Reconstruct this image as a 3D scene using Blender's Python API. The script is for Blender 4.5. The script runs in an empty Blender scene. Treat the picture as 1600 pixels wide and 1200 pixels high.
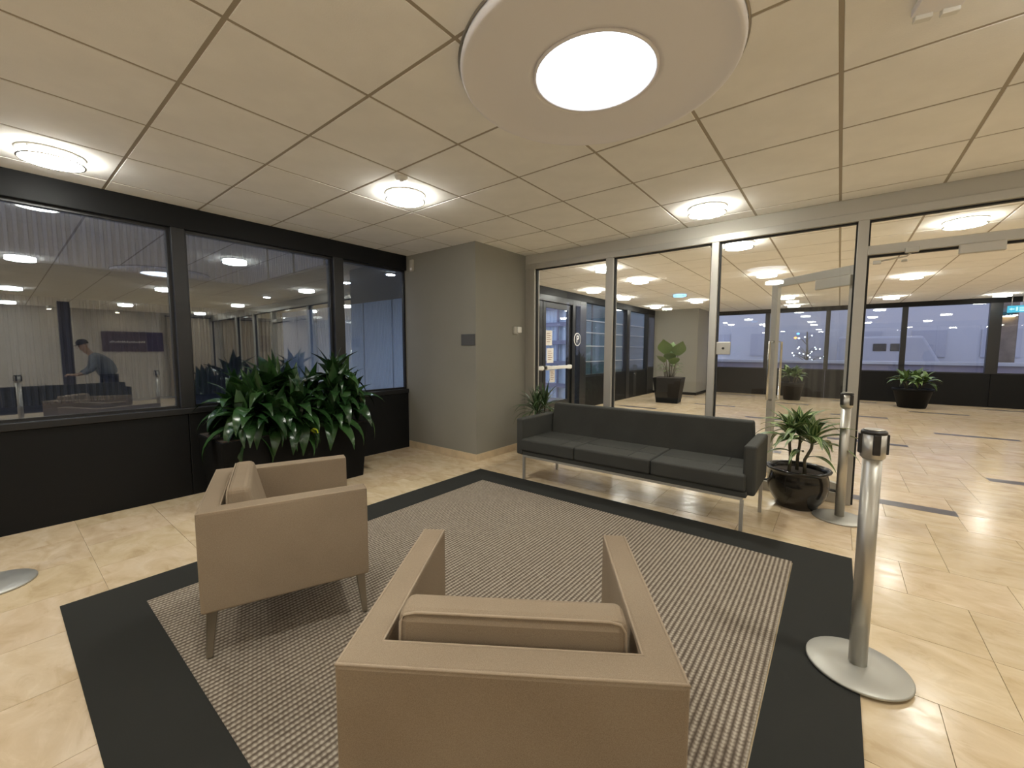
import bpy, bmesh, math, random
from mathutils import Vector, Matrix
sc = bpy.context.scene
COL = sc.collection
PI = math.pi
# ---------------------------------------------------------------- camera
F, YAW, PIT, ROL = 644.69, 0.669102, -0.080679, 0.00175
CAM = Vector((4.58, 0.0, 1.32))
FW = Vector((-math.sin(YAW) * math.cos(PIT), math.cos(YAW) * math.cos(PIT), math.sin(PIT)))
R0 = Vector((math.cos(YAW), math.sin(YAW), 0)); U0 = R0.cross(FW)
RT = R0 * math.cos(ROL) + U0 * math.sin(ROL)
UP = -R0 * math.sin(ROL) + U0 * math.cos(ROL)
cd = bpy.data.cameras.new('camera'); cam = bpy.data.objects.new('camera', cd); COL.objects.link(cam)
M = Matrix((RT, UP, -FW)).transposed().to_4x4(); M.translation = CAM
cam.matrix_world = M
cd.sensor_fit = 'HORIZONTAL'; cd.sensor_width = 36.0; cd.lens = F / 1600 * 36.0
cd.clip_start = 0.02; cd.clip_end = 300
sc.camera = cam
def pix(p):
    d = Vector(p) - CAM; z = d.dot(FW)
    return (None if z < 0.05 else (800 + F * d.dot(RT) / z, 600 - F * d.dot(UP) / z, z))
# ---------------------------------------------------------------- world, exposure, light levels
w = bpy.data.worlds.new('dusk'); sc.world = w; w.use_nodes = True
bg = w.node_tree.nodes['Background']
bg.inputs[0].default_value = (0.74, 0.80, 1.12, 1); bg.inputs[1].default_value = 1.3
sc.view_settings.view_transform = 'Standard'; sc.view_settings.look = 'None'
sc.view_settings.exposure = 0.05; sc.view_settings.gamma = 1.0
sc.view_settings.use_curve_mapping = False
LAMP_L = 46.0            # radiance of the round ceiling lights
LAMP_C = (0.98, 0.975, 0.90)
LAMP_W = 46.0            # watts of the downward beam of each round light
DISC_L = 6.0             # the large dish light
DISC_C = (0.88, 0.93, 1.0)
# ---------------------------------------------------------------- materials
def nt(name):
    m = bpy.data.materials.new(name); m.use_nodes = True
    t = m.node_tree
    return m, t, t.nodes['Principled BSDF'], t.nodes['Material Output']
def lk(t, a, b): t.links.new(a, b)
def node(t, typ, **kw):
    n = t.nodes.new(typ)
    for k, v in kw.items():
        if k.startswith('i_'):
            key = k[2:]; key = int(key) if key.isdigit() else key
            n.inputs[key].default_value = v
        else: setattr(n, k, v)
    return n
def ramp(t, stops):
    n = t.nodes.new('ShaderNodeValToRGB'); e = n.color_ramp.elements
    while len(e) < len(stops): e.new(0.5)
    for el, (p, c) in zip(e, stops): el.position = p; el.color = (*c, 1)
    return n
def plain(name, col, rough=0.5, metal=0.0, spec=0.5, bump=0, bscale=200, var=0.0, vscale=6):
    m, t, p, o = nt(name)
    p.inputs['Base Color'].default_value = (*col, 1); p.inputs['Roughness'].default_value = rough
    p.inputs['Metallic'].default_value = metal; p.inputs['Specular IOR Level'].default_value = spec
    tc = node(t, 'ShaderNodeTexCoord')
    if var:
        n = node(t, 'ShaderNodeTexNoise'); n.inputs['Scale'].default_value = vscale; n.inputs['Detail'].default_value = 5
        lk(t, tc.outputs['Object'], n.inputs['Vector'])
        r = ramp(t, [(0.3, tuple(c * (1 - var) for c in col)), (0.7, tuple(min(1, c * (1 + var)) for c in col))])
        lk(t, n.outputs['Fac'], r.inputs[0]); lk(t, r.outputs[0], p.inputs['Base Color'])
    if bump:
        n = node(t, 'ShaderNodeTexNoise'); n.inputs['Scale'].default_value = bscale; n.inputs['Detail'].default_value = 3
        lk(t, tc.outputs['Object'], n.inputs['Vector'])
        b = node(t, 'ShaderNodeBump'); b.inputs['Strength'].default_value = bump; b.inputs['Distance'].default_value = 0.003
        lk(t, n.outputs['Fac'], b.inputs['Height']); lk(t, b.outputs[0], p.inputs['Normal'])
    return m
def glow(name, col, L):
    m = bpy.data.materials.new(name); m.use_nodes = True; t = m.node_tree
    t.nodes.remove(t.nodes['Principled BSDF'])
    e = node(t, 'ShaderNodeEmission'); e.inputs[0].default_value = (*col, 1); e.inputs[1].default_value = L
    lk(t, e.outputs[0], t.nodes['Material Output'].inputs[0]); return m
def glassmat(name, r0, tint=(1, 1, 1), rcol=(1, 1, 1)):
    m = bpy.data.materials.new(name); m.use_nodes = True; t = m.node_tree
    t.nodes.remove(t.nodes['Principled BSDF'])
    g = node(t, 'ShaderNodeNewGeometry')
    d = node(t, 'ShaderNodeVectorMath', operation='DOT_PRODUCT')
    lk(t, g.outputs['Incoming'], d.inputs[0]); lk(t, g.outputs['Normal'], d.inputs[1])
    a = node(t, 'ShaderNodeMath', operation='ABSOLUTE'); lk(t, d.outputs['Value'], a.inputs[0])
    s = node(t, 'ShaderNodeMath', operation='SUBTRACT'); s.inputs[0].default_value = 1; lk(t, a.outputs[0], s.inputs[1])
    q = node(t, 'ShaderNodeMath', operation='POWER'); lk(t, s.outputs[0], q.inputs[0]); q.inputs[1].default_value = 5
    f = node(t, 'ShaderNodeMath', operation='MULTIPLY_ADD'); lk(t, q.outputs[0], f.inputs[0])
    f.inputs[1].default_value = 1 - r0; f.inputs[2].default_value = r0
    tr = node(t, 'ShaderNodeBsdfTransparent'); tr.inputs[0].default_value = (*tint, 1)
    gl = node(t, 'ShaderNodeBsdfGlossy'); gl.inputs[0].default_value = (*rcol, 1); gl.inputs['Roughness'].default_value = 0.0
    mx = node(t, 'ShaderNodeMixShader'); lk(t, f.outputs[0], mx.inputs[0]); lk(t, tr.outputs[0], mx.inputs[1]); lk(t, gl.outputs[0], mx.inputs[2])
    lk(t, mx.outputs[0], t.nodes['Material Output'].inputs[0]); return m
def travertine():
    m, t, p, o = nt('polished_travertine')
    g = node(t, 'ShaderNodeNewGeometry'); oi = node(t, 'ShaderNodeObjectInfo')
    ad = node(t, 'ShaderNodeMath', operation='ADD'); lk(t, g.outputs['Random Per Island'], ad.inputs[0]); lk(t, oi.outputs['Random'], ad.inputs[1])
    fr = node(t, 'ShaderNodeMath', operation='FRACT'); lk(t, ad.outputs[0], fr.inputs[0])
    ml = node(t, 'ShaderNodeMath', operation='MULTIPLY'); lk(t, fr.outputs[0], ml.inputs[0]); ml.inputs[1].default_value = 23.0
    cb = node(t, 'ShaderNodeCombineXYZ'); lk(t, ml.outputs[0], cb.inputs[2]); lk(t, ml.outputs[0], cb.inputs[0])
    mp = node(t, 'ShaderNodeMapping'); mp.inputs['Scale'].default_value = (2.0, 3.6, 1); lk(t, g.outputs['Position'], mp.inputs[0])
    va = node(t, 'ShaderNodeVectorMath', operation='ADD'); lk(t, mp.outputs[0], va.inputs[0]); lk(t, cb.outputs[0], va.inputs[1])
    n1 = node(t, 'ShaderNodeTexNoise'); n1.inputs['Scale'].default_value = 1.6; n1.inputs['Detail'].default_value = 8; n1.inputs['Distortion'].default_value = 1.2
    lk(t, va.outputs[0], n1.inputs['Vector'])
    r1 = ramp(t, [(0.28, (0.57, 0.445, 0.28)), (0.45, (0.645, 0.515, 0.335)), (0.6, (0.69, 0.565, 0.385)), (0.80, (0.73, 0.62, 0.45))])
    lk(t, n1.outputs['Fac'], r1.inputs[0])
    n3 = node(t, 'ShaderNodeTexNoise'); n3.inputs['Scale'].default_value = 2.0; n3.inputs['Detail'].default_value = 10; n3.inputs['Roughness'].default_value = 0.65; n3.inputs['Distortion'].default_value = 1.2
    lk(t, va.outputs[0], n3.inputs['Vector'])
    rv = ramp(t, [(0.34, (0.86, 0.825, 0.77)), (0.45, (0.97, 0.96, 0.95)), (0.56, (1.0, 1.0, 1.0)), (0.70, (1.10, 1.13, 1.18))]); lk(t, n3.outputs['Fac'], rv.inputs[0])
    mv = node(t, 'ShaderNodeMix', data_type='RGBA', blend_type='MULTIPLY'); mv.inputs[0].default_value = 1
    lk(t, r1.outputs[0], mv.inputs[6]); lk(t, rv.outputs[0], mv.inputs[7])
    r2 = ramp(t, [(0.0, (0.90, 0.88, 0.86)), (0.5, (1, 0.99, 0.97)), (1.0, (1.0, 0.97, 1.0))]); lk(t, fr.outputs[0], r2.inputs[0])
    mx = node(t, 'ShaderNodeMix', data_type='RGBA', blend_type='MULTIPLY'); mx.inputs[0].default_value = 1
    lk(t, mv.outputs[2], mx.inputs[6]); lk(t, r2.outputs[0], mx.inputs[7]); lk(t, mx.outputs[2], p.inputs['Base Color'])
    n2 = node(t, 'ShaderNodeTexNoise'); n2.inputs['Scale'].default_value = 5; n2.inputs['Detail'].default_value = 4; lk(t, va.outputs[0], n2.inputs['Vector'])
    r3 = ramp(t, [(0.35, (0.16,) * 3), (0.7, (0.255,) * 3)]); lk(t, n2.outputs['Fac'], r3.inputs[0]); lk(t, r3.outputs[0], p.inputs['Roughness'])
    b = node(t, 'ShaderNodeBump'); b.inputs['Strength'].default_value = 0.03; b.inputs['Distance'].default_value = 0.004
    lk(t, n2.outputs['Fac'], b.inputs['Height']); lk(t, b.outputs[0], p.inputs['Normal'])
    return m
def weave(name, c1, c2, scale=900, rough=0.9, bump=0.25):
    m, t, p, o = nt(name)
    tc = node(t, 'ShaderNodeTexCoord')
    n = node(t, 'ShaderNodeTexNoise'); n.inputs['Scale'].default_value = scale; n.inputs['Detail'].default_value = 2
    lk(t, tc.outputs['Object'], n.inputs['Vector'])
    n2 = node(t, 'ShaderNodeTexNoise'); n2.inputs['Scale'].default_value = 4; lk(t, tc.outputs['Object'], n2.inputs['Vector'])
    ad = node(t, 'ShaderNodeMath', operation='MULTIPLY_ADD'); lk(t, n2.outputs['Fac'], ad.inputs[0]); ad.inputs[1].default_value = 0.35
    lk(t, n.outputs['Fac'], ad.inputs[2])
    r = ramp(t, [(0.4, c1), (0.95, c2)]); lk(t, ad.outputs[0], r.inputs[0]); lk(t, r.outputs[0], p.inputs['Base Color'])
    p.inputs['Roughness'].default_value = rough; p.inputs['Specular IOR Level'].default_value = 0.2
    b = node(t, 'ShaderNodeBump'); b.inputs['Strength'].default_value = bump; b.inputs['Distance'].default_value = 0.001
    lk(t, n.outputs['Fac'], b.inputs['Height']); lk(t, b.outputs[0], p.inputs['Normal'])
    return m
def rugmat():
    m, t, p, o = nt('ribbed_sisal')
    tc = node(t, 'ShaderNodeTexCoord')
    mp = node(t, 'ShaderNodeMapping'); mp.inputs['Scale'].default_value = (1 / 0.0235, 1 / 0.017, 1); lk(t, tc.outputs['Object'], mp.inputs[0])
    sp = node(t, 'ShaderNodeSeparateXYZ'); lk(t, mp.outputs[0], sp.inputs[0])
    def tri(sock, off=0.0):
        a = node(t, 'ShaderNodeMath', operation='ADD'); lk(t, sock, a.inputs[0]); a.inputs[1].default_value = off
        q = node(t, 'ShaderNodeMath', operation='PINGPONG'); lk(t, a.outputs[0], q.inputs[0]); q.inputs[1].default_value = 0.5
        k = node(t, 'ShaderNodeMath', operation='MULTIPLY'); lk(t, q.outputs[0], k.inputs[0]); k.inputs[1].default_value = 2
        return k
    fl = node(t, 'ShaderNodeMath', operation='FLOOR'); lk(t, sp.outputs[0], fl.inputs[0])
    sh = node(t, 'ShaderNodeMath', operation='MULTIPLY_ADD'); lk(t, fl.outputs[0], sh.inputs[0]); sh.inputs[1].default_value = 0.5; lk(t, sp.outputs[1], sh.inputs[2])
    ty = tri(sh.outputs[0]); tx = tri(sp.outputs[0])
    n = node(t, 'ShaderNodeTexNoise'); n.inputs['Scale'].default_value = 60; n.inputs['Detail'].default_value = 3; lk(t, tc.outputs['Object'], n.inputs['Vector'])
    h = node(t, 'ShaderNodeMath', operation='MULTIPLY'); lk(t, tx.outputs[0], h.inputs[0])
    h2 = node(t, 'ShaderNodeMath', operation='MULTIPLY_ADD'); lk(t, ty.outputs[0], h2.inputs[0]); h2.inputs[1].default_value = 0.5; h2.inputs[2].default_value = 0.5
    lk(t, h2.outputs[0], h.inputs[1])
    a2 = node(t, 'ShaderNodeMath', operation='MULTIPLY_ADD'); lk(t, n.outputs['Fac'], a2.inputs[0]); a2.inputs[1].default_value = 0.5; lk(t, h.outputs[0], a2.inputs[2])
    r = ramp(t, [(0.3, (0.10, 0.078, 0.058)), (0.6, (0.22, 0.18, 0.14)), (1.05, (0.44, 0.385, 0.31))]); lk(t, a2.outputs[0], r.inputs[0])
    lk(t, r.outputs[0], p.inputs['Base Color']); p.inputs['Roughness'].default_value = 0.95; p.inputs['Specular IOR Level'].default_value = 0.15
    b = node(t, 'ShaderNodeBump'); b.inputs['Strength'].default_value = 0.6; b.inputs['Distance'].default_value = 0.004
    lk(t, h.outputs[0], b.inputs['Height']); lk(t, b.outputs[0], p.inputs['Normal'])
    return m
def leafmat(name, c1, c2, rough=0.3, stripe=None, vein=26):
    m, t, p, o = nt(name)
    tc = node(t, 'ShaderNodeTexCoord'); oi = node(t, 'ShaderNodeObjectInfo')
    r = ramp(t, [(0.0, c1), (1.0, c2)]); lk(t, oi.outputs['Random'], r.inputs[0])
    out = r.outputs[0]
    uv = node(t, 'ShaderNodeUVMap')
    sp = node(t, 'ShaderNodeSeparateXYZ'); lk(t, uv.outputs[0], sp.inputs[0])
    n = node(t, 'ShaderNodeTexNoise'); n.inputs['Scale'].default_value = 3; lk(t, uv.outputs[0], n.inputs['Vector'])
    if stripe:
        d = node(t, 'ShaderNodeMath', operation='MULTIPLY_ADD'); lk(t, n.outputs['Fac'], d.inputs[0]); d.inputs[1].default_value = 0.25; lk(t, sp.outputs[0], d.inputs[2])
        pp = node(t, 'ShaderNodeMath', operation='PINGPONG'); lk(t, d.outputs[0], pp.inputs[0]); pp.inputs[1].default_value = 0.17
        r2 = ramp(t, [(0.45, (0, 0, 0)), (0.6, (1, 1, 1))]); 
        k = node(t, 'ShaderNodeMath', operation='MULTIPLY'); lk(t, pp.outputs[0], k.inputs[0]); k.inputs[1].default_value = 5.8
        lk(t, k.outputs[0], r2.inputs[0])
        mx = node(t, 'ShaderNodeMix', data_type='RGBA'); lk(t, r2.outputs[0], mx.inputs[0]); lk(t, out, mx.inputs[6]); mx.inputs[7].default_value = (*stripe, 1)
        out = mx.outputs[2]
    lk(t, out, p.inputs['Base Color']); p.inputs['Roughness'].default_value = rough
    p.inputs['Subsurface Weight'].default_value = 0.0
    w_ = node(t, 'ShaderNodeTexWave'); w_.inputs['Scale'].default_value = vein / 6.0; w_.inputs['Distortion'].default_value = 0.5; lk(t, uv.outputs[0], w_.inputs['Vector'])
    b = node(t, 'ShaderNodeBump'); b.inputs['Strength'].default_value = 0.12; b.inputs['Distance'].default_value = 0.002
    lk(t, w_.outputs['Fac'], b.inputs['Height']); lk(t, b.outputs[0], p.inputs['Normal'])
    return m
MT = {}
MT['ceil'] = plain('acoustic_tile', (0.90, 0.88, 0.84), 0.9, spec=0.2, bump=0.25, bscale=160, var=0.03, vscale=5)
MT['grid'] = plain('shaded_ceiling_grid', (0.38, 0.33, 0.26), 0.6, spec=0.3)  # darkened colour stands in for shade in the shallow tile grooves
MT['dish'] = plain('dish_paint', (0.86, 0.84, 0.86), 0.55, spec=0.3)
MT['white'] = plain('white_enamel', (0.78, 0.77, 0.72), 0.4)
MT['lamp'] = glow('lamp_diffuser', LAMP_C, LAMP_L)
MT['disc'] = glow('dish_diffuser', DISC_C, DISC_L)
MT['soffit_lamp'] = glow('soffit_lamp', (0.72, 0.84, 1.0), 130)
MT['black'] = plain('black_panel', (0.0095, 0.0098, 0.0103), 0.5, spec=0.18, bump=0.03, bscale=40)
MT['blackmetal'] = plain('black_anodised', (0.013, 0.013, 0.014), 0.38, spec=0.5)
MT['pillar'] = plain('grey_wall_paint', (0.275, 0.262, 0.225), 0.75, spec=0.25, bump=0.08, bscale=90, var=0.02, vscale=3)
MT['header'] = plain('cream_header_paint', (0.47, 0.445, 0.385), 0.65, spec=0.3)
MT['alu'] = plain('brushed_aluminium', (0.46, 0.44, 0.395), 0.5, metal=0.6)
MT['gasket'] = plain('black_gasket', (0.012, 0.012, 0.012), 0.7)
MT['steel'] = plain('brushed_steel', (0.50, 0.48, 0.43), 0.38, metal=0.85)
MT['base'] = plain('satin_steel_base', (0.46, 0.45, 0.405), 0.45, metal=0.6)
MT['chrome'] = plain('chrome', (0.62, 0.6, 0.55), 0.2, metal=1.0)
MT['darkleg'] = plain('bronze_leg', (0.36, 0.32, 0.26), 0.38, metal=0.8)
MT['plastic'] = plain('black_plastic', (0.018, 0.016, 0.014), 0.45)
MT['trav'] = travertine()
MT['grout'] = plain('tan_grout', (0.52, 0.42, 0.28), 0.9)
MT['strip'] = plain('dark_stone_strip', (0.085, 0.075, 0.075), 0.3, var=0.25, vscale=8)
MT['skirt'] = plain('travertine_skirting', (0.62, 0.49, 0.32), 0.35, var=0.12, vscale=9)
MT['rug'] = rugmat()
MT['rugedge'] = plain('charcoal_rug_border', (0.030, 0.030, 0.027), 0.95, spec=0.15, bump=0.3, bscale=500)
MT['taupe'] = weave('taupe_upholstery', (0.205, 0.152, 0.102), (0.34, 0.268, 0.19))
MT['piping'] = weave('taupe_piping', (0.28, 0.215, 0.15), (0.41, 0.325, 0.235))
MT['charcoal'] = weave('charcoal_upholstery', (0.036, 0.036, 0.033), (0.072, 0.072, 0.064), scale=700, rough=0.75)
MT['glassL'] = glassmat('window_glass', 0.19, (0.93, 0.95, 0.97), (0.88, 0.94, 1.0))
MT['glass'] = glassmat('partition_glass', 0.035, (0.985, 0.99, 0.985))
MT['glassF'] = glassmat('lobby_window_glass', 0.05, (0.95, 0.97, 0.98))
MT['leafD'] = leafmat('glossy_dark_leaf', (0.010, 0.034, 0.009), (0.030, 0.075, 0.020), 0.22)
MT['leafY'] = plain('yellowed_leaf', (0.55, 0.58, 0.03), 0.4)
MT['leafV'] = leafmat('striped_leaf', (0.020, 0.065, 0.014), (0.04, 0.11, 0.025), 0.36, stripe=(0.30, 0.36, 0.15))
MT['leafS'] = leafmat('narrow_leaf', (0.018, 0.055, 0.013), (0.07, 0.12, 0.045), 0.36)
MT['leafF'] = leafmat('round_leaf', (0.055, 0.115, 0.022), (0.15, 0.22, 0.05), 0.4)
MT['leafB'] = leafmat('bushy_leaf', (0.05, 0.10, 0.02), (0.16, 0.24, 0.07), 0.4)
MT['stem'] = plain('plant_stem', (0.10, 0.085, 0.05), 0.7, var=0.3, vscale=30)
MT['soil'] = plain('potting_soil', (0.035, 0.024, 0.016), 0.95, bump=0.6, bscale=60)
MT['glaze'] = plain('black_glazed_pot', (0.010, 0.009, 0.008), 0.12, spec=0.5)
MT['matpot'] = plain('matte_black_planter', (0.006, 0.006, 0.006), 0.6, spec=0.12)
MT['rib'] = plain('ribbed_concrete', (0.12, 0.122, 0.125), 0.85, var=0.08, vscale=1.5)
MT['ribblue'] = plain('ribbed_metal_cladding', (0.74, 0.86, 1.0), 0.6, var=0.06, vscale=1.0)
MT['soffit'] = plain('grey_soffit', (0.10, 0.10, 0.105), 0.8)
MT['paving'] = plain('grey_paving', (0.20, 0.21, 0.24), 0.7, var=0.1, vscale=2)
MT['warmwall'] = plain('warm_grey_wall', (0.52, 0.48, 0.43), 0.8, var=0.04, vscale=2)
MT['teal'] = plain('teal_spandrel', (0.12, 0.20, 0.24), 0.3)
MT['sign'] = plain('plum_sign_board', (0.085, 0.055, 0.075), 0.5)
MT['sign2'] = plain('violet_sign_board', (0.035, 0.018, 0.06), 0.5)
MT['paper'] = plain('white_paper', (0.78, 0.75, 0.70), 0.8)
MT['ink'] = plain('printed_ink', (0.30, 0.16, 0.12), 0.8)
MT['curtain'] = plain('beige_curtain', (0.42, 0.36, 0.28), 0.9)
# ---------------------------------------------------------------- mesh helpers
class MB:
    def __init__(s): s.bm = bmesh.new(); s.uv = None
    def _add(s, tmp):
        me = bpy.data.meshes.new('tmp'); tmp.to_mesh(me); tmp.free(); s.bm.from_mesh(me); bpy.data.meshes.remove(me)
    def box(s, x0, x1, y0, y1, z0, z1, bev=0.0, seg=2, mat=None):
        t = bmesh.new()
        vs = [t.verts.new((x, y, z)) for z in (z0, z1) for y in (y0, y1) for x in (x0, x1)]
        for f in ((0, 2, 3, 1), (4, 5, 7, 6), (0, 1, 5, 4), (2, 6, 7, 3), (0, 4, 6, 2), (1, 3, 7, 5)): t.faces.new([vs[i] for i in f])
        if bev: bmesh.ops.bevel(t, geom=list(t.edges), offset=bev, segments=seg, affect='EDGES', profile=0.5)
        if mat is not None: t.transform(mat)
        s._add(t); return s
    def hull8(s, bot, top, bev=0.0, seg=2):
        t = bmesh.new(); b = [t.verts.new(p) for p in bot]; u = [t.verts.new(p) for p in top]; n = len(b)
        t.faces.new(b[::-1]); t.faces.new(u)
        for i in range(n): t.faces.new((b[i], b[(i + 1) % n], u[(i + 1) % n], u[i]))
        bmesh.ops.recalc_face_normals(t, faces=list(t.faces))
        if bev: bmesh.ops.bevel(t, geom=list(t.edges), offset=bev, segments=seg, affect='EDGES', profile=0.5)
        s._add(t); return s
    def prism(s, poly, z0, z1, bev=0.0, seg=2, mat=None):
        t = bmesh.new(); n = len(poly)
        b = [t.verts.new((x, y, z0)) for x, y in poly]; u = [t.verts.new((x, y, z1)) for x, y in poly]
        t.faces.new(b[::-1]); t.faces.new(u)
        for i in range(n): t.faces.new((b[i], b[(i + 1) % n], u[(i + 1) % n], u[i]))
        bmesh.ops.recalc_face_normals(t, faces=list(t.faces))
        if bev: bmesh.ops.bevel(t, geom=list(t.edges), offset=bev, segments=seg, affect='EDGES', profile=0.5)
        if mat is not None: t.transform(mat)
        s._add(t); return s
    def lathe(s, prof, n=32, c=(0, 0, 0), cap0=True, cap1=True, sq=1.0):
        t = bmesh.new(); rings = []
        for r, z in prof: rings.append([t.verts.new((c[0] + r * math.cos(2 * PI * i / n), c[1] + sq * r * math.sin(2 * PI * i / n), c[2] + z)) for i in range(n)])
        for a, b in zip(rings, rings[1:]):
            for i in range(n): t.faces.new((a[i], a[(i + 1) % n], b[(i + 1) % n], b[i]))
        if cap0: t.faces.new(rings[0][::-1])
        if cap1: t.faces.new(rings[-1])
        bmesh.ops.recalc_face_normals(t, faces=list(t.faces))
        for f in t.faces: f.smooth = len(f.verts) == 4
        s._add(t); return s
    def tube(s, path, r, n=8, closed=False, caps=True):
        t = bmesh.new(); P = [Vector(p) for p in path]; rings = []; N = len(P)
        rr = r if isinstance(r, (list, tuple)) else [r] * N
        for i, p in enumerate(P):
            if closed: d = P[(i + 1) % N] - P[i - 1]
            else: d = P[min(i + 1, N - 1)] - P[max(i - 1, 0)]
            d.normalize(); up = Vector((0, 0, 1)) if abs(d.z) < 0.9 else Vector((1, 0, 0))
            a = d.cross(up).normalized(); b = a.cross(d)
            rings.append([t.verts.new(p + (a * math.cos(2 * PI * k / n) + b * math.sin(2 * PI * k / n)) * rr[i]) for k in range(n)])
        pairs = list(zip(rings, rings[1:])) + ([(rings[-1], rings[0])] if closed else [])
        for a, b in pairs:
            for k in range(n): t.faces.new((a[k], a[(k + 1) % n], b[(k + 1) % n], b[k]))
        if not closed and caps: t.faces.new(rings[0][::-1]); t.faces.new(rings[-1])
        bmesh.ops.recalc_face_normals(t, faces=list(t.faces))
        for f in t.faces: f.smooth = True
        s._add(t); return s
    def mesh(s, name, mat):
        me = bpy.data.meshes.new(name); s.bm.to_mesh(me); s.bm.free()
        if mat: me.materials.append(mat)
        return me
    def build(s, name, mat, parent=None, loc=None, rot=None):
        return mob(name, s.mesh(name, mat), parent, loc, rot)
def mob(name, me, parent=None, loc=None, rot=None):
    o = bpy.data.objects.new(name, me); COL.objects.link(o)
    if parent: o.parent = parent
    if loc is not None: o.location = loc
    if rot is not None: o.rotation_euler = rot
    return o
def box(name, mat, parent, x0, x1, y0, y1, z0, z1, bev=0.0): return MB().box(x0, x1, y0, y1, z0, z1, bev).build(name, mat, parent)
def tag(o, label=None, cat=None, group=None, kind=None):
    if label: o['label'] = label
    if cat: o['category'] = cat
    if group: o['group'] = group
    if kind: o['kind'] = kind
    return o
def thing(name, label, cat, loc=(0, 0, 0), rz=0.0, group=None):
    o = bpy.data.objects.new(name, None); COL.objects.link(o); o.location = loc; o.rotation_euler = (0, 0, rz)
    o.empty_display_size = 0.1
    return tag(o, label, cat, group)
def struct(name, loc=(0, 0, 0)):
    o = bpy.data.objects.new(name, None); COL.objects.link(o); o.location = loc; o['kind'] = 'structure'; return o
def dup(root, loc, rz=0.0, label=None, group=None):
    r = root.copy(); COL.objects.link(r); r.location = loc; r.rotation_euler = (0, 0, rz)
    if label: r['label'] = label
    if group: r['group'] = group
    for ch in list(root.children):
        c = ch.copy(); COL.objects.link(c); c.parent = r
        for g in list(ch.children):
            d = g.copy(); COL.objects.link(d); d.parent = c
    return r
X1, Y0, Y1, YF, H = 11.2, -4.2, 4.5, 14.6, 2.57      # room bounds, partition, far wall, ceiling
# ================================================================= STRUCTURE
# ---- floor
floor = MB().box(-0.12, X1 + .1, Y0 - .1, YF + .1, -0.12, -0.005).build('floor', MT['grout']); floor['kind'] = 'structure'
T = 0.45; cells = []
random.seed(4)
ny0 = math.floor((Y0 - 4.38) / T); j = ny0
while 4.38 + j * T < YF:
    y0 = max(4.38 + j * T, Y0); y1 = min(4.38 + (j + 1) * T, YF)
    off = random.choice((0.0, 0.225))
    i = -12
    while 5.165 - off + i * T < X1:
        x0 = max(5.165 - off + i * T, 0.0); x1 = min(5.165 - off + (i + 1) * T, X1)
        if x1 - x0 > 0.03 and y1 - y0 > 0.03: cells.append((x0, x1, y0, y1))
        i += 1
    j += 1
def vis(c, z):
    pts = [pix((c[0], c[2], z)), pix((c[1], c[2], z)), pix((c[0], c[3], z)), pix((c[1], c[3], z))]
    pts = [p for p in pts if p]
    if not pts: return None
    if max(p[0] for p in pts) < 0 or min(p[0] for p in pts) > 1600 or max(p[1] for p in pts) < 0 or min(p[1] for p in pts) > 1200: return None
    return min(p[2] for p in pts)
def scatter(cells, z, mesh_fn, name, mat, parent, limit=300, merged='floor_tiles', z0=0, z1=0):
    sd = [(vis(c, z), c) for c in cells]
    near = sorted([x for x in sd if x[0] is not None])[:limit]
    keep = set(c for _, c in near); cache = {}
    for d, c in near:
        k = (round(c[1] - c[0], 3), round(c[3] - c[2], 3))
        if k not in cache: cache[k] = mesh_fn(*k).mesh(name, mat)
        mob(name, cache[k], parent, ((c[0] + c[1]) / 2, (c[2] + c[3]) / 2, 0))
    b = bmesh.new()
    for c in cells:
        if c in keep: continue
        g = 0.0012 if z < 1 else 0.007
        vs = [b.verts.new((x, y, zz)) for zz in (z0, z1) for y in (c[2] + g, c[3] - g) for x in (c[0] + g, c[1] - g)]
        for f in ((0, 2, 3, 1), (4, 5, 7, 6), (0, 1, 5, 4), (2, 6, 7, 3), (0, 4, 6, 2), (1, 3, 7, 5)): b.faces.new([vs[i] for i in f])
    me = bpy.data.meshes.new(merged); b.to_mesh(me); b.free(); me.materials.append(mat)
    mob(merged, me, parent)['kind'] = 'stuff'
def ftile(wx, wy): return MB().box(-wx / 2 + .0012, wx / 2 - .0012, -wy / 2 + .0012, wy / 2 - .0012, -0.0045, 0)
scatter(cells, 0, ftile, 'floor_tile', MT['trav'], floor, 300, 'floor_tiles', -0.0045, 0)
for k in range(7):
    y = 4.80 + 1.535 * k
    for x0 in ((1.8, 4.5, 7.2, 9.9) if k % 2 == 0 else (0.45, 3.15, 5.85, 8.55)):
        if k == 0 and x0 != 4.5 and x0 < 4: pass
        MB().box(x0, min(x0 + 0.9, X1 - .02), y - 0.075, y + 0.075, -0.003, 0.0008).build('inlay_strip', MT['strip'], floor)
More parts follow.
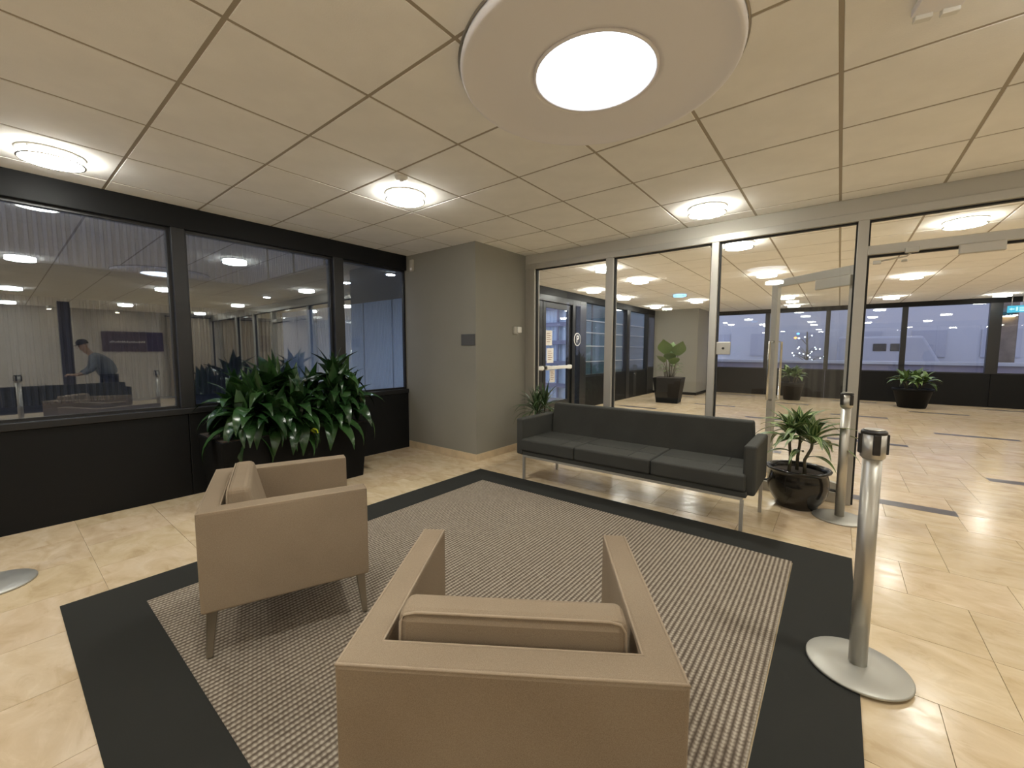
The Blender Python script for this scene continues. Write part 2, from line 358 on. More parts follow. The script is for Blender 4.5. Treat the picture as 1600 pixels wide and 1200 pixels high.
# ---- ceiling
ceil = MB().box(-0.12, X1 + .1, Y0 - .1, YF + .1, H + 0.003, H + 0.15).build('ceiling', MT['grid']); ceil['kind'] = 'structure'
GX, GY, G = 2.6933, 0.6320, 0.6096
ccells = []
for (ya, yb) in ((Y0, Y1), (Y1 + .12, YF)):
    j = math.floor((ya - GY) / G)
    while GY + j * G < yb:
        i = -5
        while GX + i * G < X1:
            x0, x1 = max(GX + i * G, 0), min(GX + (i + 1) * G, X1); y0, y1 = max(GY + j * G, ya), min(GY + (j + 1) * G, yb)
            if x1 - x0 > .03 and y1 - y0 > .03: ccells.append((x0, x1, y0, y1))
            i += 1
        j += 1
def ctile(wx, wy):
    g = 0.0065; e = 0.004
    return MB().hull8([(-wx / 2 + g + e, -wy / 2 + g + e, H), (wx / 2 - g - e, -wy / 2 + g + e, H), (wx / 2 - g - e, wy / 2 - g - e, H), (-wx / 2 + g + e, wy / 2 - g - e, H)],
                      [(-wx / 2 + g, -wy / 2 + g, H + .009), (wx / 2 - g, -wy / 2 + g, H + .009), (wx / 2 - g, wy / 2 - g, H + .009), (-wx / 2 + g, wy / 2 - g, H + .009)])
scatter(ccells, H, ctile, 'ceiling_tile', MT['ceil'], ceil, 300, 'ceiling_tiles', H, H + .009)
# ---- left wall, black framed windows onto the courtyard
wl = struct('wall_left'); BK, BM = MT['black'], MT['blackmetal']
ZH, ZS = 2.382, 0.80
def pan(name, mat, par, x0, x1, y0, y1, z0, z1, bev=0.004): return box(name, mat, par, x0, x1, y0, y1, z0, z1, bev)
mull = [(-3.39, -3.29), (-1.915, -1.815), (-0.44, -0.34), (1.035, 1.135), (2.50, 2.62)]
pan('header', BK, wl, -0.12, 0, Y0, 3.52, ZH, H + .01)
pan('header', BK, wl, -0.12, 0, 4.56, 13.0, 2.42, H + .01)
pan('sill_cap', BM, wl, -0.12, 0.012, Y0, 3.52, ZS - 0.055, ZS, 0.006)
edges = [Y0] + [(a + b) / 2 for a, b in mull] + [3.52]
for a, b in zip(edges, edges[1:]): pan('sill_panel', BK, wl, -0.12, -0.004, a + .002, b - .002, -0.01, ZS - 0.057)
for a, b in mull: pan('mullion', BM, wl, -0.12, 0.006, a, b, ZS, ZH)
wedge = [Y0] + [v for ab in mull for v in ab] + [3.52]
for n, k in enumerate(range(0, len(wedge), 2)):
    a, b = wedge[k], wedge[k + 1]
    wn = struct('window_%d' % (n + 1))
    f = MB().box(-0.085, -0.045, a, b, ZS, ZS + .022).box(-0.085, -0.045, a, b, ZH - .022, ZH).box(-0.085, -0.045, a, a + .02, ZS + .022, ZH - .022).box(-0.085, -0.045, b - .02, b, ZS + .022, ZH - .022)
    f.build('frame', BM, wn)
    za, zc, dx = ZS + .012, ZH - .012, .010     # panes stand a touch out of plumb
    MB().hull8([(-.075, a + .012, za), (-.067, a + .012, za), (-.067, b - .012, za), (-.075, b - .012, za)], [(-.075 - dx, a + .012, zc), (-.067 - dx, a + .012, zc), (-.067 - dx, b - .012, zc), (-.075 - dx, b - .012, zc)]).build('pane', MT['glassL'], wn)
# ---- corner pillar between window wall and glass partition
PX, PY = 1.25, 3.53
pil = MB().box(-0.12, PX, PY, 4.56, -0.01, H + .006).build('wall_pillar', MT['pillar']); pil['kind'] = 'structure'
bb = MB().box(-0.0, PX + .014, PY - .014, PY, 0.0, 0.085).box(PX, PX + .014, PY, 4.5, 0.0, 0.085).build('baseboard_pillar', MT['skirt']); bb['kind'] = 'structure'
# ---- glass partition
AL = MT['alu']
tr = MB().box(PX, X1, 4.5, 4.60, 2.452, H + .004).build('trim_1', MT['header']); tr['kind'] = 'structure'
part = struct('wall_partition')
pan('top_rail', AL, part, PX, X1, 4.49, 4.61, 2.385, 2.452, 0.003)
pm = [(1.33, 1.40), (2.41, 2.50), (3.54, 3.605), (4.65, 4.72), (6.55, 6.62), (7.75, 7.82), (9.0, 9.07)]
for a, b in pm: pan('mullion', AL, part, a, b, 4.49, 4.61, 0.0, 2.385, 0.003)
pan('jamb', AL, part, PX, 1.328, 4.50, 4.60, 0.0, 2.385, 0.002)
pan('transom', AL, part, 4.72, 6.55, 4.49, 4.61, 2.10, 2.172, 0.003)
n = 10
for (a, b) in ((1.40, 2.41), (2.50, 3.54), (3.605, 4.65), (6.62, 7.75), (7.82, 9.0), (9.07, X1)):
    wn = struct('window_%d' % n); n += 1
    pan('bottom_rail', AL, wn, a, b, 4.50, 4.60, 0.0, 0.09, 0.003)
    g = MB()
    for e in (a, b - .012): g.box(e, e + .012, 4.528, 4.572, 0.09, 2.385)
    g.box(a, b, 4.528, 4.572, 2.373, 2.385).box(a, b, 4.528, 4.572, 0.09, 0.10); g.build('gasket', MT['gasket'], wn)
    MB().box(a + .006, b - .006, 4.545, 4.553, 0.095, 2.38).build('pane', MT['glass'], wn)
wn = struct('window_%d' % n)
g = MB().box(4.72, 4.732, 4.528, 4.572, 2.172, 2.385).box(4.732, 6.55, 4.528, 4.572, 2.373, 2.385); g.build('gasket', MT['gasket'], wn)
MB().box(4.727, 6.545, 4.545, 4.553, 2.174, 2.38).build('pane', MT['glass'], wn)
g = MB().box(4.72, 4.735, 4.53, 4.57, 0.0, 2.10).box(4.735, 6.55, 4.53, 4.57, 2.085, 2.10).build('door_gasket', MT['gasket'], part)
# ---- lobby side wall: black entrance doors, sidelight, windows
lw = struct('wall_lobby')
for a, b in ((4.56, 5.72), (7.90, 8.02), (8.24, 8.52)): pan('post', BM, lw, -0.12, 0.01, a, b, 0.0, 2.42)
for a, b in ((10.84, 11.06), (12.42, 12.62)): pan('post', BM, lw, -0.12, 0.012, a, b, 0.0, 2.42)
pan('door_head', BM, lw, -0.12, 0.01, 5.72, 7.90, 2.30, 2.42)
for a, b in ((8.52, 10.84), (11.06, 12.42)): pan('sill_panel', BK, lw, -0.12, 0.0, a, b, -0.01, 0.72)
pan('post', BM, lw, -0.12, 0.0, 12.62, 13.0, -0.01, 2.42)
pan('head_panel', BM, lw, -0.12, 0.008, 8.02, 8.24, 2.30, 2.42)
n += 1; wn = struct('window_%d' % n)
MB().box(-0.07, -0.062, 8.02, 8.24, 0.03, 2.30).build('pane', MT['glassF'], wn)
for a, b in ((8.52, 10.84), (11.06, 12.42)):
    n += 1; wn = struct('window_%d' % n)
    pan('frame', BM, wn, -0.09, -0.03, a, b, 0.72, 0.76, 0.002)
    MB().box(-0.07, -0.062, a, b, 0.76, 2.42).build('pane', MT['glassF'], wn)
def push_door(name, y0, y1, label):
    d = struct(name)
    st = 0.10
    MB().box(-0.085, -0.03, y0, y0 + st, 0.01, 2.295, .003).box(-0.085, -0.03, y1 - st, y1, 0.01, 2.295, .003).box(-0.085, -0.03, y0 + st, y1 - st, 2.18, 2.295, .003).box(-0.085, -0.03, y0 + st, y1 - st, 0.01, 0.27, .003).build('door_frame', BM, d)
    MB().box(-0.062, -0.054, y0 + st - .005, y1 - st + .005, 0.265, 2.185).build('pane', MT['glassF'], d)
    MB().box(-0.03, 0.05, y0 + .05, y1 - .05, 0.945, 1.01, .008).box(-0.03, 0.035, y0 + .05, y0 + .12, .93, 1.02, .006).box(-0.03, 0.035, y1 - .12, y1 - .05, .93, 1.02, .006).build('push_bar', MT['white'], d)
    return d
d1 = push_door('door_1', 5.74, 6.80, '')
d2 = push_door('door_2', 6.82, 7.88, '')
for (y, z, hh, ww) in ((7.06, 1.58, 0.30, 0.24), (7.11, 1.22, 0.30, 0.25), (7.20, 0.80, 0.26, 0.19)):
    s = MB().box(-0.0535, -0.0525, y - ww / 2, y + ww / 2, z - hh / 2, z + hh / 2).build('notice', MT['paper'], d2)
    k = MB()
    for q in range(5): k.box(-0.0525, -0.0522, y - ww * .32, y + ww * (.32 if q % 2 else .2), z + hh * (.3 - .14 * q) - .006, z + hh * (.3 - .14 * q) + .006)
    k.build('print', MT['ink'], s)
# ---- lobby pillar, far wall
lp = MB().box(-0.12, 1.28, 13.0, 14.2, -0.01, H + .006).build('wall_lobby_pillar', MT['pillar']); lp['kind'] = 'structure'
bb = MB().box(0.0, 1.295, 12.985, 13.0, 0, 0.08).box(1.28, 1.295, 13.0, 14.2, 0, 0.08).build('baseboard_lobby', MT['black']); bb['kind'] = 'structure'
fw = struct('wall_far')
pan('header', BK, fw, -0.12, X1, YF, YF + .12, 2.45, H + .01)
fm = [(1.28, 1.40), (2.78, 2.90), (4.24, 4.34), (5.80, 5.91), (7.30, 7.50), (8.9, 9.0), (10.4, 10.5)]
fe = [-0.12] + [(a + b) / 2 for a, b in fm] + [X1]
for a, b in zip(fe, fe[1:]): pan('sill_panel', BK, fw, a + .003, b - .003, YF, YF + .12, -0.01, 0.79)
for a, b in fm: pan('mullion', BM, fw, a, b, YF - .005, YF + .12, 0.79, 2.45)
wedge = [v for ab in fm for v in ab][1:-1]
for k in range(0, len(wedge), 2):
    n += 1; wn = struct('window_%d' % n); a, b = wedge[k], wedge[k + 1]
    MB().box(a, b, YF + .03, YF + .07, 0.79, 0.815).build('frame', BM, wn)
    MB().box(a, b, YF + .045, YF + .053, 0.815, 2.45).build('pane', MT['glassF'], wn)
pan('end_panel', BM, fw, 10.5, X1, YF, YF + .1, .79, 2.45)
# ---- the sides of the room beyond the frame (seen mirrored in the dark windows)
wr = MB().box(X1, X1 + .1, Y0, YF, -0.01, H + .01).build('wall_right', MT['warmwall']); wr['kind'] = 'structure'
wb = MB().box(-0.12, X1 + .1, Y0 - .1, Y0, -0.01, H + .01).build('wall_back', MT['warmwall']); wb['kind'] = 'structure'
# ---- courtyard outside the left windows
cy = MB().box(-14, -0.12, -9, 16, -0.3, -0.02).build('courtyard_paving', MT['paving']); cy['kind'] = 'structure'
def ribbed(wd, z0, z1, pitch=0.09, dep=0.035):
    b = bmesh.new(); pts = []; k = int(wd / pitch); p = wd / k
    for i in range(k): pts += [(i * p + p * .06, 0), (i * p + p * .44, 0), (i * p + p * .56, dep), (i * p + p * .94, dep)]
    rows = [[b.verts.new((x, -y, z)) for x, y in pts] for z in (z0, z1)]
    for i in range(len(pts) - 1): b.faces.new((rows[0][i], rows[0][i + 1], rows[1][i + 1], rows[1][i]))
    return b
def facade(name, p0, ang, length, pw, z0, z1, mat, pitch=0.09):
    r = struct(name, (p0[0], p0[1], 0)); r.rotation_euler = (0, 0, ang)
    b = ribbed(pw - .03, z0, z1, pitch); me = bpy.data.meshes.new('panel'); b.to_mesh(me); b.free(); me.materials.append(mat)
    for i in range(int(length / pw)): mob('panel', me, r, (i * pw, 0, 0))
    MB().box(0, length, 0.01, 0.12, z0, z1).build('backing', mat, r)
    return r
facade('outside_upper_wall', (-4.70, -6.0), PI / 2, 9.28, 1.16, 2.62, 7.0, MT['rib'])
facade('outside_upper_return', (-4.68, 3.28), 0, 4.1, 1.02, 2.62, 7.0, MT['rib'])
so = MB().box(-11, -4.72, -6, 6.5, 2.60, 2.66).box(-4.72, -0.2, 3.29, 6.5, 2.60, 2.66).build('outside_soffit', MT['soffit']); so['kind'] = 'structure'
facade('outside_lower_wall', (-10.6, -6.0), PI / 2, 12.4, 1.24, -0.02, 2.6, MT['rib'], 0.12)
facade('outside_end_wall', (-10.8, 6.40), 0, 7.8, 1.3, -0.02, 2.6, MT['ribblue'], 0.065)
facade('outside_entrance_wall', (-4.0, 9.95), 0, 3.1, 0.62, -0.02, 5.0, MT['ribblue'], 0.10)
LIL = plain('lilac_rail', (0.30, 0.31, 0.42), 0.6)
eb = struct('outside_entrance_rails')
for z in (0.35, 0.98, 1.55, 2.05, 2.52, 3.0): pan('rail', LIL, eb, -4.0, -0.9, 9.84, 9.90, z - .055, z + .055, 0)
for x in (-2.45, -1.62): pan('upright', LIL, eb, x, x + .035, 9.85, 9.91, 0, 3.0, 0)
tw = struct('outside_lobby_wall')
pan('backing', MT['teal'], tw, -1.05, -0.90, 9.95, 15.5, -0.02, 4.0, 0)
for z in (0.55, 1.02, 1.45, 1.82, 2.15): pan('rail', MT['white'], tw, -0.90, -0.86, 9.97, 15.5, z - .014, z + .014, 0)
for y in (10.5, 11.6, 12.7): pan('upright', MT['soffit'], tw, -0.90, -0.87, y, y + .04, 0, 3, 0)
for i, (x, y) in enumerate(((-2.71, 4.22), (-1.35, 4.23), (-6.2, 4.2))):
    l = thing('soffit_light', ['small round soffit light outside, behind the third dark window, left one', 'small round soffit light outside, nearest the grey pillar', 'small round soffit light outside, hidden deep under the overhang'][i], 'light', (x, y, 2.60))
    MB().lathe([(0.09, 0), (0.09, -.02), (0.075, -.025)], 20).build('ring', MT['white'], l)
    MB().lathe([(0.07, -.0255), (0.065, -.032)], 20).build('lens', MT['soffit_lamp'], l)
# ---- street outside the far windows
gr = MB().box(-2, 22, YF + .2, 60, -0.3, -0.02).build('street_ground', MT['paving']); gr['kind'] = 'structure'
kw = MB().box(-1, 14, 16.8, 17.0, -0.02, 0.93).build('street_low_wall', plain('lilac_render', (0.30, 0.28, 0.38), 0.8)); kw['kind'] = 'structure'
kc = MB().box(-1, 14, 16.75, 17.05, 0.93, 1.02).build('street_wall_coping', plain('pale_coping', (0.60, 0.62, 0.70), 0.7)); kc['kind'] = 'structure'
ob = struct('street_building')
pan('wall', plain('lilac_facade', (0.46, 0.46, 0.475), 0.85), ob, -6, 24, 33, 34, -.02, 12, 0)
win = MB().box(0, 1.4, 32.94, 33.0, 0, 1.5).mesh('window', plain('dim_window', (0.36, 0.365, 0.40), 0.3))
for i in range(9):
    for jz in (1.0, 4.2): mob('window', win, ob, (-3 + i * 2.7, 0, jz))
# ================================================================= CEILING LIGHTS
def downlight(label, loc, group=None):
    l = thing('ceiling_light', label, 'ceiling light', loc, 0, group)
    MB().lathe([(0.135, 0.0), (0.158, -.002), (0.158, -.008), (0.136, -.010)], 40).build('mounting_ring', MT['white'], l)
    MB().lathe([(0.134, -.0105), (0.137, -.032), (0.135, -.053), (0.10, -.060), (0.05, -.062)], 40).build('diffuser', MT['lamp'], l)
    MB().tube([(0.152 * math.cos(2 * PI * k / 40), 0.152 * math.sin(2 * PI * k / 40), -.051) for k in range(40)], 0.0045, 6, closed=True).build('rim', MT['chrome'], l)
    for k in range(4):
        a = PI / 4 + k * PI / 2
        MB().tube([(0.150 * math.cos(a), 0.150 * math.sin(a), -.006), (0.152 * math.cos(a), 0.152 * math.sin(a), -.051)], 0.003, 6).build('post', MT['chrome'], l)
    ld = bpy.data.lights.get('downlight_beam')
    if ld is None:
        ld = bpy.data.lights.new('downlight_beam', 'SPOT'); ld.energy = LAMP_W; ld.color = LAMP_C
        ld.spot_size = math.radians(112); ld.spot_blend = 1.0; ld.shadow_soft_size = 0.11
    mob('beam', ld, l, (0, 0, -.175))
    return l
seen = [((0.559, 0.327), 'round glowing ceiling light nearest the black window wall, upper left'),
        ((1.778, 2.156), 'round glowing ceiling light beside a small detector, above the planter'),
        ((3.607, 3.985), 'round glowing ceiling light just above the glass partition, over the sofa')]
proto = None
for (x, y), lab in seen:
    if proto is None: proto = downlight(lab, (x, y, H))
    else: dup(proto, (x, y, H), 0, lab)
LL = [((1.74, 5.85), 'lobby ceiling light behind the second mullion from the pillar, nearest the glass'),
      ((1.76, 7.20), 'lobby ceiling light right of the second mullion, second nearest the glass'),
      ((0.56, 7.78), 'lobby ceiling light above the black push-bar doors'),
      ((0.56, 9.30), 'lobby ceiling light above the black window right of the doors'),
      ((1.75, 9.55), 'lobby ceiling light midway along the left side, bluish one'),
      ((1.75, 10.95), 'lobby ceiling light in front of the far grey pillar, right one'),
      ((0.50, 11.60), 'lobby ceiling light at far left before the grey pillar'),
      ((3.60, 5.50), 'lobby ceiling light over the right glass pane, nearest the header'),
      ((3.60, 7.86), 'lobby ceiling light just above the open door leaf corner'),
      ((3.58, 11.41), 'lobby ceiling light seen through the open door, upper of three'),
      ((3.55, 13.6), 'lobby ceiling light closest to the far windows, through the open door'),
      ((5.46, 5.87), 'large-looking lobby ceiling light in the transom pane above the doorway'),
      ((5.45, 9.51), 'lobby ceiling light in the middle of the doorway view'),
      ((7.30, 13.75), 'lobby ceiling light at far right touching the dark window header'),
      ((5.45, 12.9), 'lobby ceiling light far back above the tub plant')]
for (x, y), lab in LL:
    d = dup(proto, (x, y, H), 0, lab)
    if 'bluish' in lab:
        for ch in d.children:
            if ch.name.startswith('diffuser'):
                ch.data = ch.data.copy(); ch.data.materials.clear(); ch.data.materials.append(glow('cool_diffuser', (0.30, 0.62, 1.0), 2.2))
for x, y in ((3.607, .327), (5.436, 2.156), (7.265, .327), (7.265, 3.985), (9.094, 2.156), (1.778, -1.5), (3.607, -3.3), (5.436, -1.5), (9.094, -1.5), (0.56, -3.3), (7.265, -3.3), (10.3, .327), (10.3, 3.985), (10.3, -1.5), (10.3, 6.5), (7.3, 5.87), (7.3, 9.5), (9.1, 7.7), (9.1, 11.4)):  # those nearest the right wall are added to brighten the mirrored side
    dup(proto, (x, y, H), 0, 'round ceiling light outside the view, mirrored in the dark windows, some added to brighten the far wall', 'ceiling lights behind and beside the camera')
# large dished light
dl = thing('dish_light', 'large round dished ceiling light with bright white centre lens', 'ceiling light', (3.655, 1.765, H))
MB().lathe([(0.596, -.001), (0.600, -.022), (0.596, -.036), (0.588, -.041), (0.574, -.038), (0.55, -.028), (0.50, -.023), (0.40, -.021), (0.30, -.020), (0.285, -.020), (0.283, -.016), (0.27, -.014)], 96, cap1=False).build('dish', MT['dish'], dl)
MB().tube([(0.268 * math.cos(2 * PI * k / 64), 0.268 * math.sin(2 * PI * k / 64), -.018) for k in range(64)], 0.008, 8, closed=True).build('lens_ring', MT['dish'], dl)
MB().lathe([(0.262, -.010), (0.255, -.014), (0.15, -.017)], 64).build('lens', MT['disc'], dl)
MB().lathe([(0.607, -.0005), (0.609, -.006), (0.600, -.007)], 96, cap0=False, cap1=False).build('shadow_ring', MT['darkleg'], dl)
# detector, emergency unit
dt = thing('smoke_detector', 'small round white detector on the ceiling beside a light', 'detector', (2.03, 1.93, H))
MB().lathe([(0.045, 0), (0.045, -.008), (0.036, -.02), (0.02, -.024)], 24).build('housing', MT['white'], dt)
MB().lathe([(0.012, -.024), (0.012, -.03)], 12).build('sensor', MT['dish'], dt)
em = thing('ceiling_bracket', 'small ceiling mounted bracket with two white tabs at the top edge', 'bracket', (4.80, 2.16, H), 0.25)
MB().box(-.07, .07, -.10, .04, -.03, 0, .003).build('plate', MT['dish'], em)
MB().box(-.06, -.01, .03, .055, -.045, -.012, .003).build('tab', MT['white'], em)
MB().box(.015, .065, .03, .055, -.045, -.012, .003).build('tab', MT['white'], em)
# ================================================================= RUG
RX0, RX1, RY0, RY1, BW = 1.505, 4.71, 0.145, 3.325, 0.29
rug = thing('area_rug', 'square ribbed taupe rug with wide charcoal border under the armchairs', 'rug', ((RX0 + RX1) / 2, (RY0 + RY1) / 2, 0))
hx, hy = (RX1 - RX0) / 2, (RY1 - RY0) / 2
b = MB()
for (x0, x1, y0, y1) in ((-hx, hx, -hy, -hy + BW), (-hx, hx, hy - BW, hy), (-hx, -hx + BW, -hy + BW, hy - BW), (hx - BW, hx, -hy + BW, hy - BW)): b.box(x0, x1, y0, y1, 0.0005, 0.007)
b.build('border', MT['rugedge'], rug)
bm = bmesh.new(); pitch = 0.0235; nx = int((2 * hx - 2 * BW) / pitch); x = -nx * pitch / 2; ex, ey = nx * pitch / 2, hy - BW
prof = []
for i in range(nx):
    xx = x + i * pitch; prof += [(xx, .0062), (xx + pitch * .2, .0080), (xx + pitch * .5, .009), (xx + pitch * .8, .0080)]
prof.append((ex, .004))
ra = [bm.verts.new((px, -ey, pz)) for px, pz in prof]; rb = [bm.verts.new((px, ey, pz)) for px, pz in prof]
for i in range(len(prof) - 1): bm.faces.new((ra[i], ra[i + 1], rb[i + 1], rb[i])).smooth = True
me = bpy.data.meshes.new('ribbed_field'); bm.to_mesh(me); bm.free(); me.materials.append(MT['rug']); mob('ribbed_field', me, rug)
MB().tube([(-ex, -ey, .006), (ex, -ey, .006), (ex, ey, .006), (-ex, ey, .006)], 0.004, 6, closed=True).build('binding', MT['rug'], rug)
ZR = 0.0095
# ================================================================= ARMCHAIRS
def make_armchair(label, loc, rz):
    t = thing('armchair', label, 'armchair', loc, rz)
    W, D, Hc, zb, a = .728 / 2, .661 / 2, .667, .243, .080
    tb = .082
    poly = [(-W, -D), (W, -D), (W, D), (W - a, D), (W - a, -D + tb), (-W + a, -D + tb), (-W + a, D), (-W, D)]
    s = MB().prism(poly, zb, Hc, 0.011, 3); s.box(-W + a - .004, W - a + .004, -D + tb - .004, D - .012, zb + .002, zb + .06)
    o = s.build('shell', MT['taupe'], t)
    for p in o.data.polygons: p.use_smooth = False
    e = .004
    pp = [(-W + e, -D + e), (W - e, -D + e), (W - e, D - e), (W - a + e, D - e), (W - a + e, -D + tb - e), (-W + a - e, -D + tb - e), (-W + a - e, D - e), (-W + e, D - e)]
    MB().tube([(x, y, Hc - .0035) for x, y in pp], 0.0042, 6, closed=True).build('piping', MT['piping'], t)
    MB().box(-W + a + .003, W - a - .003, -D + tb + .003, D + .004, zb + .06, 0.412, .022, 3).build('seat', MT['taupe'], t)
    y0, y1 = -D + tb + .004, -D + tb + .004
    bot = [(-.268, y0, .412), (.268, y0, .412), (.268, y0 + .17, .412), (-.268, y0 + .17, .412)]
    top = [(-.262, y0 + .012, .722), (.262, y0 + .012, .722), (.262, y0 + .098, .722), (-.262, y0 + .098, .722)]
    c = MB().hull8(bot, top, .022, 3).build('back_cushion', MT['taupe'], t)
    ys = y0 + .014
    MB().tube([(-.258, y0 + .008, .50), (-.255, ys, .698), (-.245, ys + .002, .714), (-.22, ys + .003, .719), (.22, ys + .003, .719), (.245, ys + .002, .714), (.255, ys, .698), (.258, y0 + .008, .50)], .0035, 6).build('cushion_piping', MT['piping'], c)
    for sx in (-1, 1):
        for sy in (-1, 1):
            x, y = sx * .305, sy * .295
            q, r = .021, .012; dx, dy = -sx * .024, sy * .024
            bot = [(x + dx + i * r, y + dy + k * r, ZR) for i, k in ((-1, -1), (1, -1), (1, 1), (-1, 1))]
            top = [(x + i * q, y + k * q, zb + .004) for i, k in ((-1, -1), (1, -1), (1, 1), (-1, 1))]
            MB().hull8(bot, top, .003, 1).build('leg', MT['darkleg'], t)
    return t
ac = make_armchair('taupe upholstered armchair on the left, turned towards the planter and pillar', (2.387, .906, 0), -.377)
dup(ac, (3.901, .883, 0), .594, 'taupe upholstered armchair in the foreground, seen from behind')
# ================================================================= SOFA
so_ = thing('sofa', 'long charcoal three-seat sofa on thin metal legs before glass partition', 'sofa', (3.095, 3.6, 0))
CH = MT['charcoal']
sx0, sx1 = -1.03, 1.005; yf = -.29; yb = .22
MB().box(sx0 - .005, sx1 + .005, yf + .015, yb + .10, .258, .30, .006).build('base', CH, so_)
cut = [sx0, -.405, .310, sx1]
for i in range(3):
    c = MB().box(cut[i] + .002, cut[i + 1] - .002, yf, yb + .03, .302, .425, .018, 3).build('seat_cushion', CH, so_)
    m_ = (cut[i] + cut[i + 1]) / 2
    MB().tube([(cut[i] + .03, -.06, .4255), (cut[i + 1] - .03, -.06, .4255)], .003, 4).tube([(m_ + .16, yf + .03, .4255), (m_ + .16, yb, .4255)], .003, 4).build('seam', CH, c)
MB().hull8([(sx0 + .01, yb + .03, .30), (sx1 - .01, yb + .03, .30), (sx1 - .01, yb + .13, .30), (sx0 + .01, yb + .13, .30)],
           [(sx0 + .045, yb + .065, .742), (sx1 - .045, yb + .065, .742), (sx1 - .045, yb + .15, .742), (sx0 + .045, yb + .15, .742)], .02, 3).build('backrest', CH, so_)
MB().box(sx0 - .045, sx0 - .001 + .03, yf + .0, yb + .12, .262, .632, .018, 3).build('arm', CH, so_)
MB().box(sx1 - .03, sx1 + .055, yf + .05, yb + .14, .268, .636, .018, 3).build('arm', CH, so_)
ST = MT['alu']
MB().box(sx0 + .02, sx1 - .02, yf + .02, yf + .045, .236, .259, .002).box(sx0 + .02, sx1 - .02, yb + .03, yb + .055, .236, .259, .002).box(sx0 + .02, sx0 + .045, yf + .045, yb + .03, .236, .259, .002).box(sx1 - .045, sx1 - .02, yf + .045, yb + .03, .236, .259, .002).build('frame_rail', ST, so_)
for (lx, ly) in ((sx0 + .02, yf + .02), (sx1 - .035, yf + .02), (sx0 + .10, yb + .02), (sx1 + .02, yb + .02)):
    MB().box(lx, lx + .024, ly, ly + .024, 0, .238 if lx < sx1 else .27, .002).build('leg', ST, so_)
# ================================================================= STANCHIONS
def make_stanchion(label, loc, rz=0.0):
    t = thing('stanchion', label, 'stanchion', loc, rz)
    MB().lathe([(.172, 0), (.175, .003), (.175, .009), (.171, .012), (.10, .017), (.05, .021), (.034, .023)], 64).build('base', MT['base'], t)
    MB().lathe([(.031, .020), (.031, .90)], 40).build('post', MT['steel'], t)
    c = MB().lathe([(.033, .885), (.040, .893), (.040, .985)], 40).build('cassette', MT['steel'], t)
    MB().lathe([(.041, .985), (.042, .992), (.038, .998), (.02, 1.0)], 40).build('top_cap', MT['plastic'], c)
    MB().lathe([(.034, 1.0), (.03, 1.0035)], 40).build('lid', MT['steel'], c)
    for k in range(4):
        a = k * PI / 2
        m4 = Matrix.Rotation(a, 4, 'Z')
        MB().box(.036, .047, -.012, .012, .905, .985, .003, 2, m4).build('belt_clip', MT['plastic'], c)
    return t
st = make_stanchion('brushed steel stanchion standing at the rug corner, right foreground', (4.705, 2.16, 0.0), 0.2)
st.location.z = ZR
dup(st, (4.645, 4.10, 0), 0.75, 'brushed steel stanchion beside the round potted plant and door mullion')
dup(st, (0.925, -.075, 0), 0.2, 'brushed steel stanchion whose base alone shows at left edge')
dup(st, (5.7, 2.0, 0), 0.4, 'steel stanchion mirrored in the left window, right of the stooping person')
dup(st, (5.2, 0.25, 0), 0.4, 'steel stanchion mirrored at the lower left corner of the left window')
# ================================================================= PLANTS
def leaf_mesh(name, L, Wd, a0, a1, mat, fold=0.25, nseg=8, tipw=0.8, base=0.25, tw=0.0):
    b = bmesh.new(); uvl = b.loops.layers.uv.new('UVMap'); rows = []; x = z = 0.0
    for i in range(nseg + 1):
        s = i / nseg
        ang = a0 + (a1 - a0) * s ** 1.15
        if i: x += math.cos(ang) * L / nseg; z += math.sin(ang) * L / nseg
        wd = Wd / 2 * max(0.04, (math.sin(PI * (s * (1 - base) + base * (1 - (1 - s) ** 2)) ** tipw) if s < 1 else 0.0))
        if s == 0: wd = Wd * 0.12
        nx, nz = -math.sin(ang), math.cos(ang); t = tw * s
        def P(u):
            lift = abs(u) * fold * wd
            return (x + nx * lift, u * wd * math.cos(t), z + nz * lift + u * wd * math.sin(t))
        rows.append([(b.verts.new(P(u)), ((u + 1) / 2, s)) for u in (-1, 0, 1)])
    for r0, r1 in zip(rows, rows[1:]):
        for k in range(2):
            q = [r0[k], r0[k + 1], r1[k + 1], r1[k]]
            f = b.faces.new([v for v, _ in q]); f.smooth = True
            for lp_, (_, uv) in zip(f.loops, q): lp_[uvl].uv = uv
    me = bpy.data.meshes.new(name); b.to_mesh(me); b.free(); me.materials.append(mat); return me
def variants(L, Wd, mat, spec, **kw):
    return [leaf_mesh('leaf', L * s, Wd * q, a0, a1, mat, **kw) for (s, q, a0, a1) in spec]
def rosette(root, c, meshes, nleaf, rnd, tmin=0, tmax=1, sc0=.8, sc1=1.1, phase=None, tilt=0.15, face=None):
    ph = rnd.random() * 6 if phase is None else phase
    for i in range(nleaf):
        u = tmin + (tmax - tmin) * i / max(1, nleaf - 1)
        k = min(len(meshes) - 1, int(u * len(meshes)))
        phi = ph + i * 2.39996 + rnd.uniform(-.2, .2)
        if face is not None: phi = face[0] + ((phi + PI) % (2 * PI) - PI) * face[1]
        o = mob('leaf', meshes[k], root, (c[0], c[1], c[2] + (0.5 - u) * .07), (rnd.uniform(-tilt, tilt), rnd.uniform(-tilt, tilt), phi))
        s = rnd.uniform(sc0, sc1); o.scale = (s, s, s)
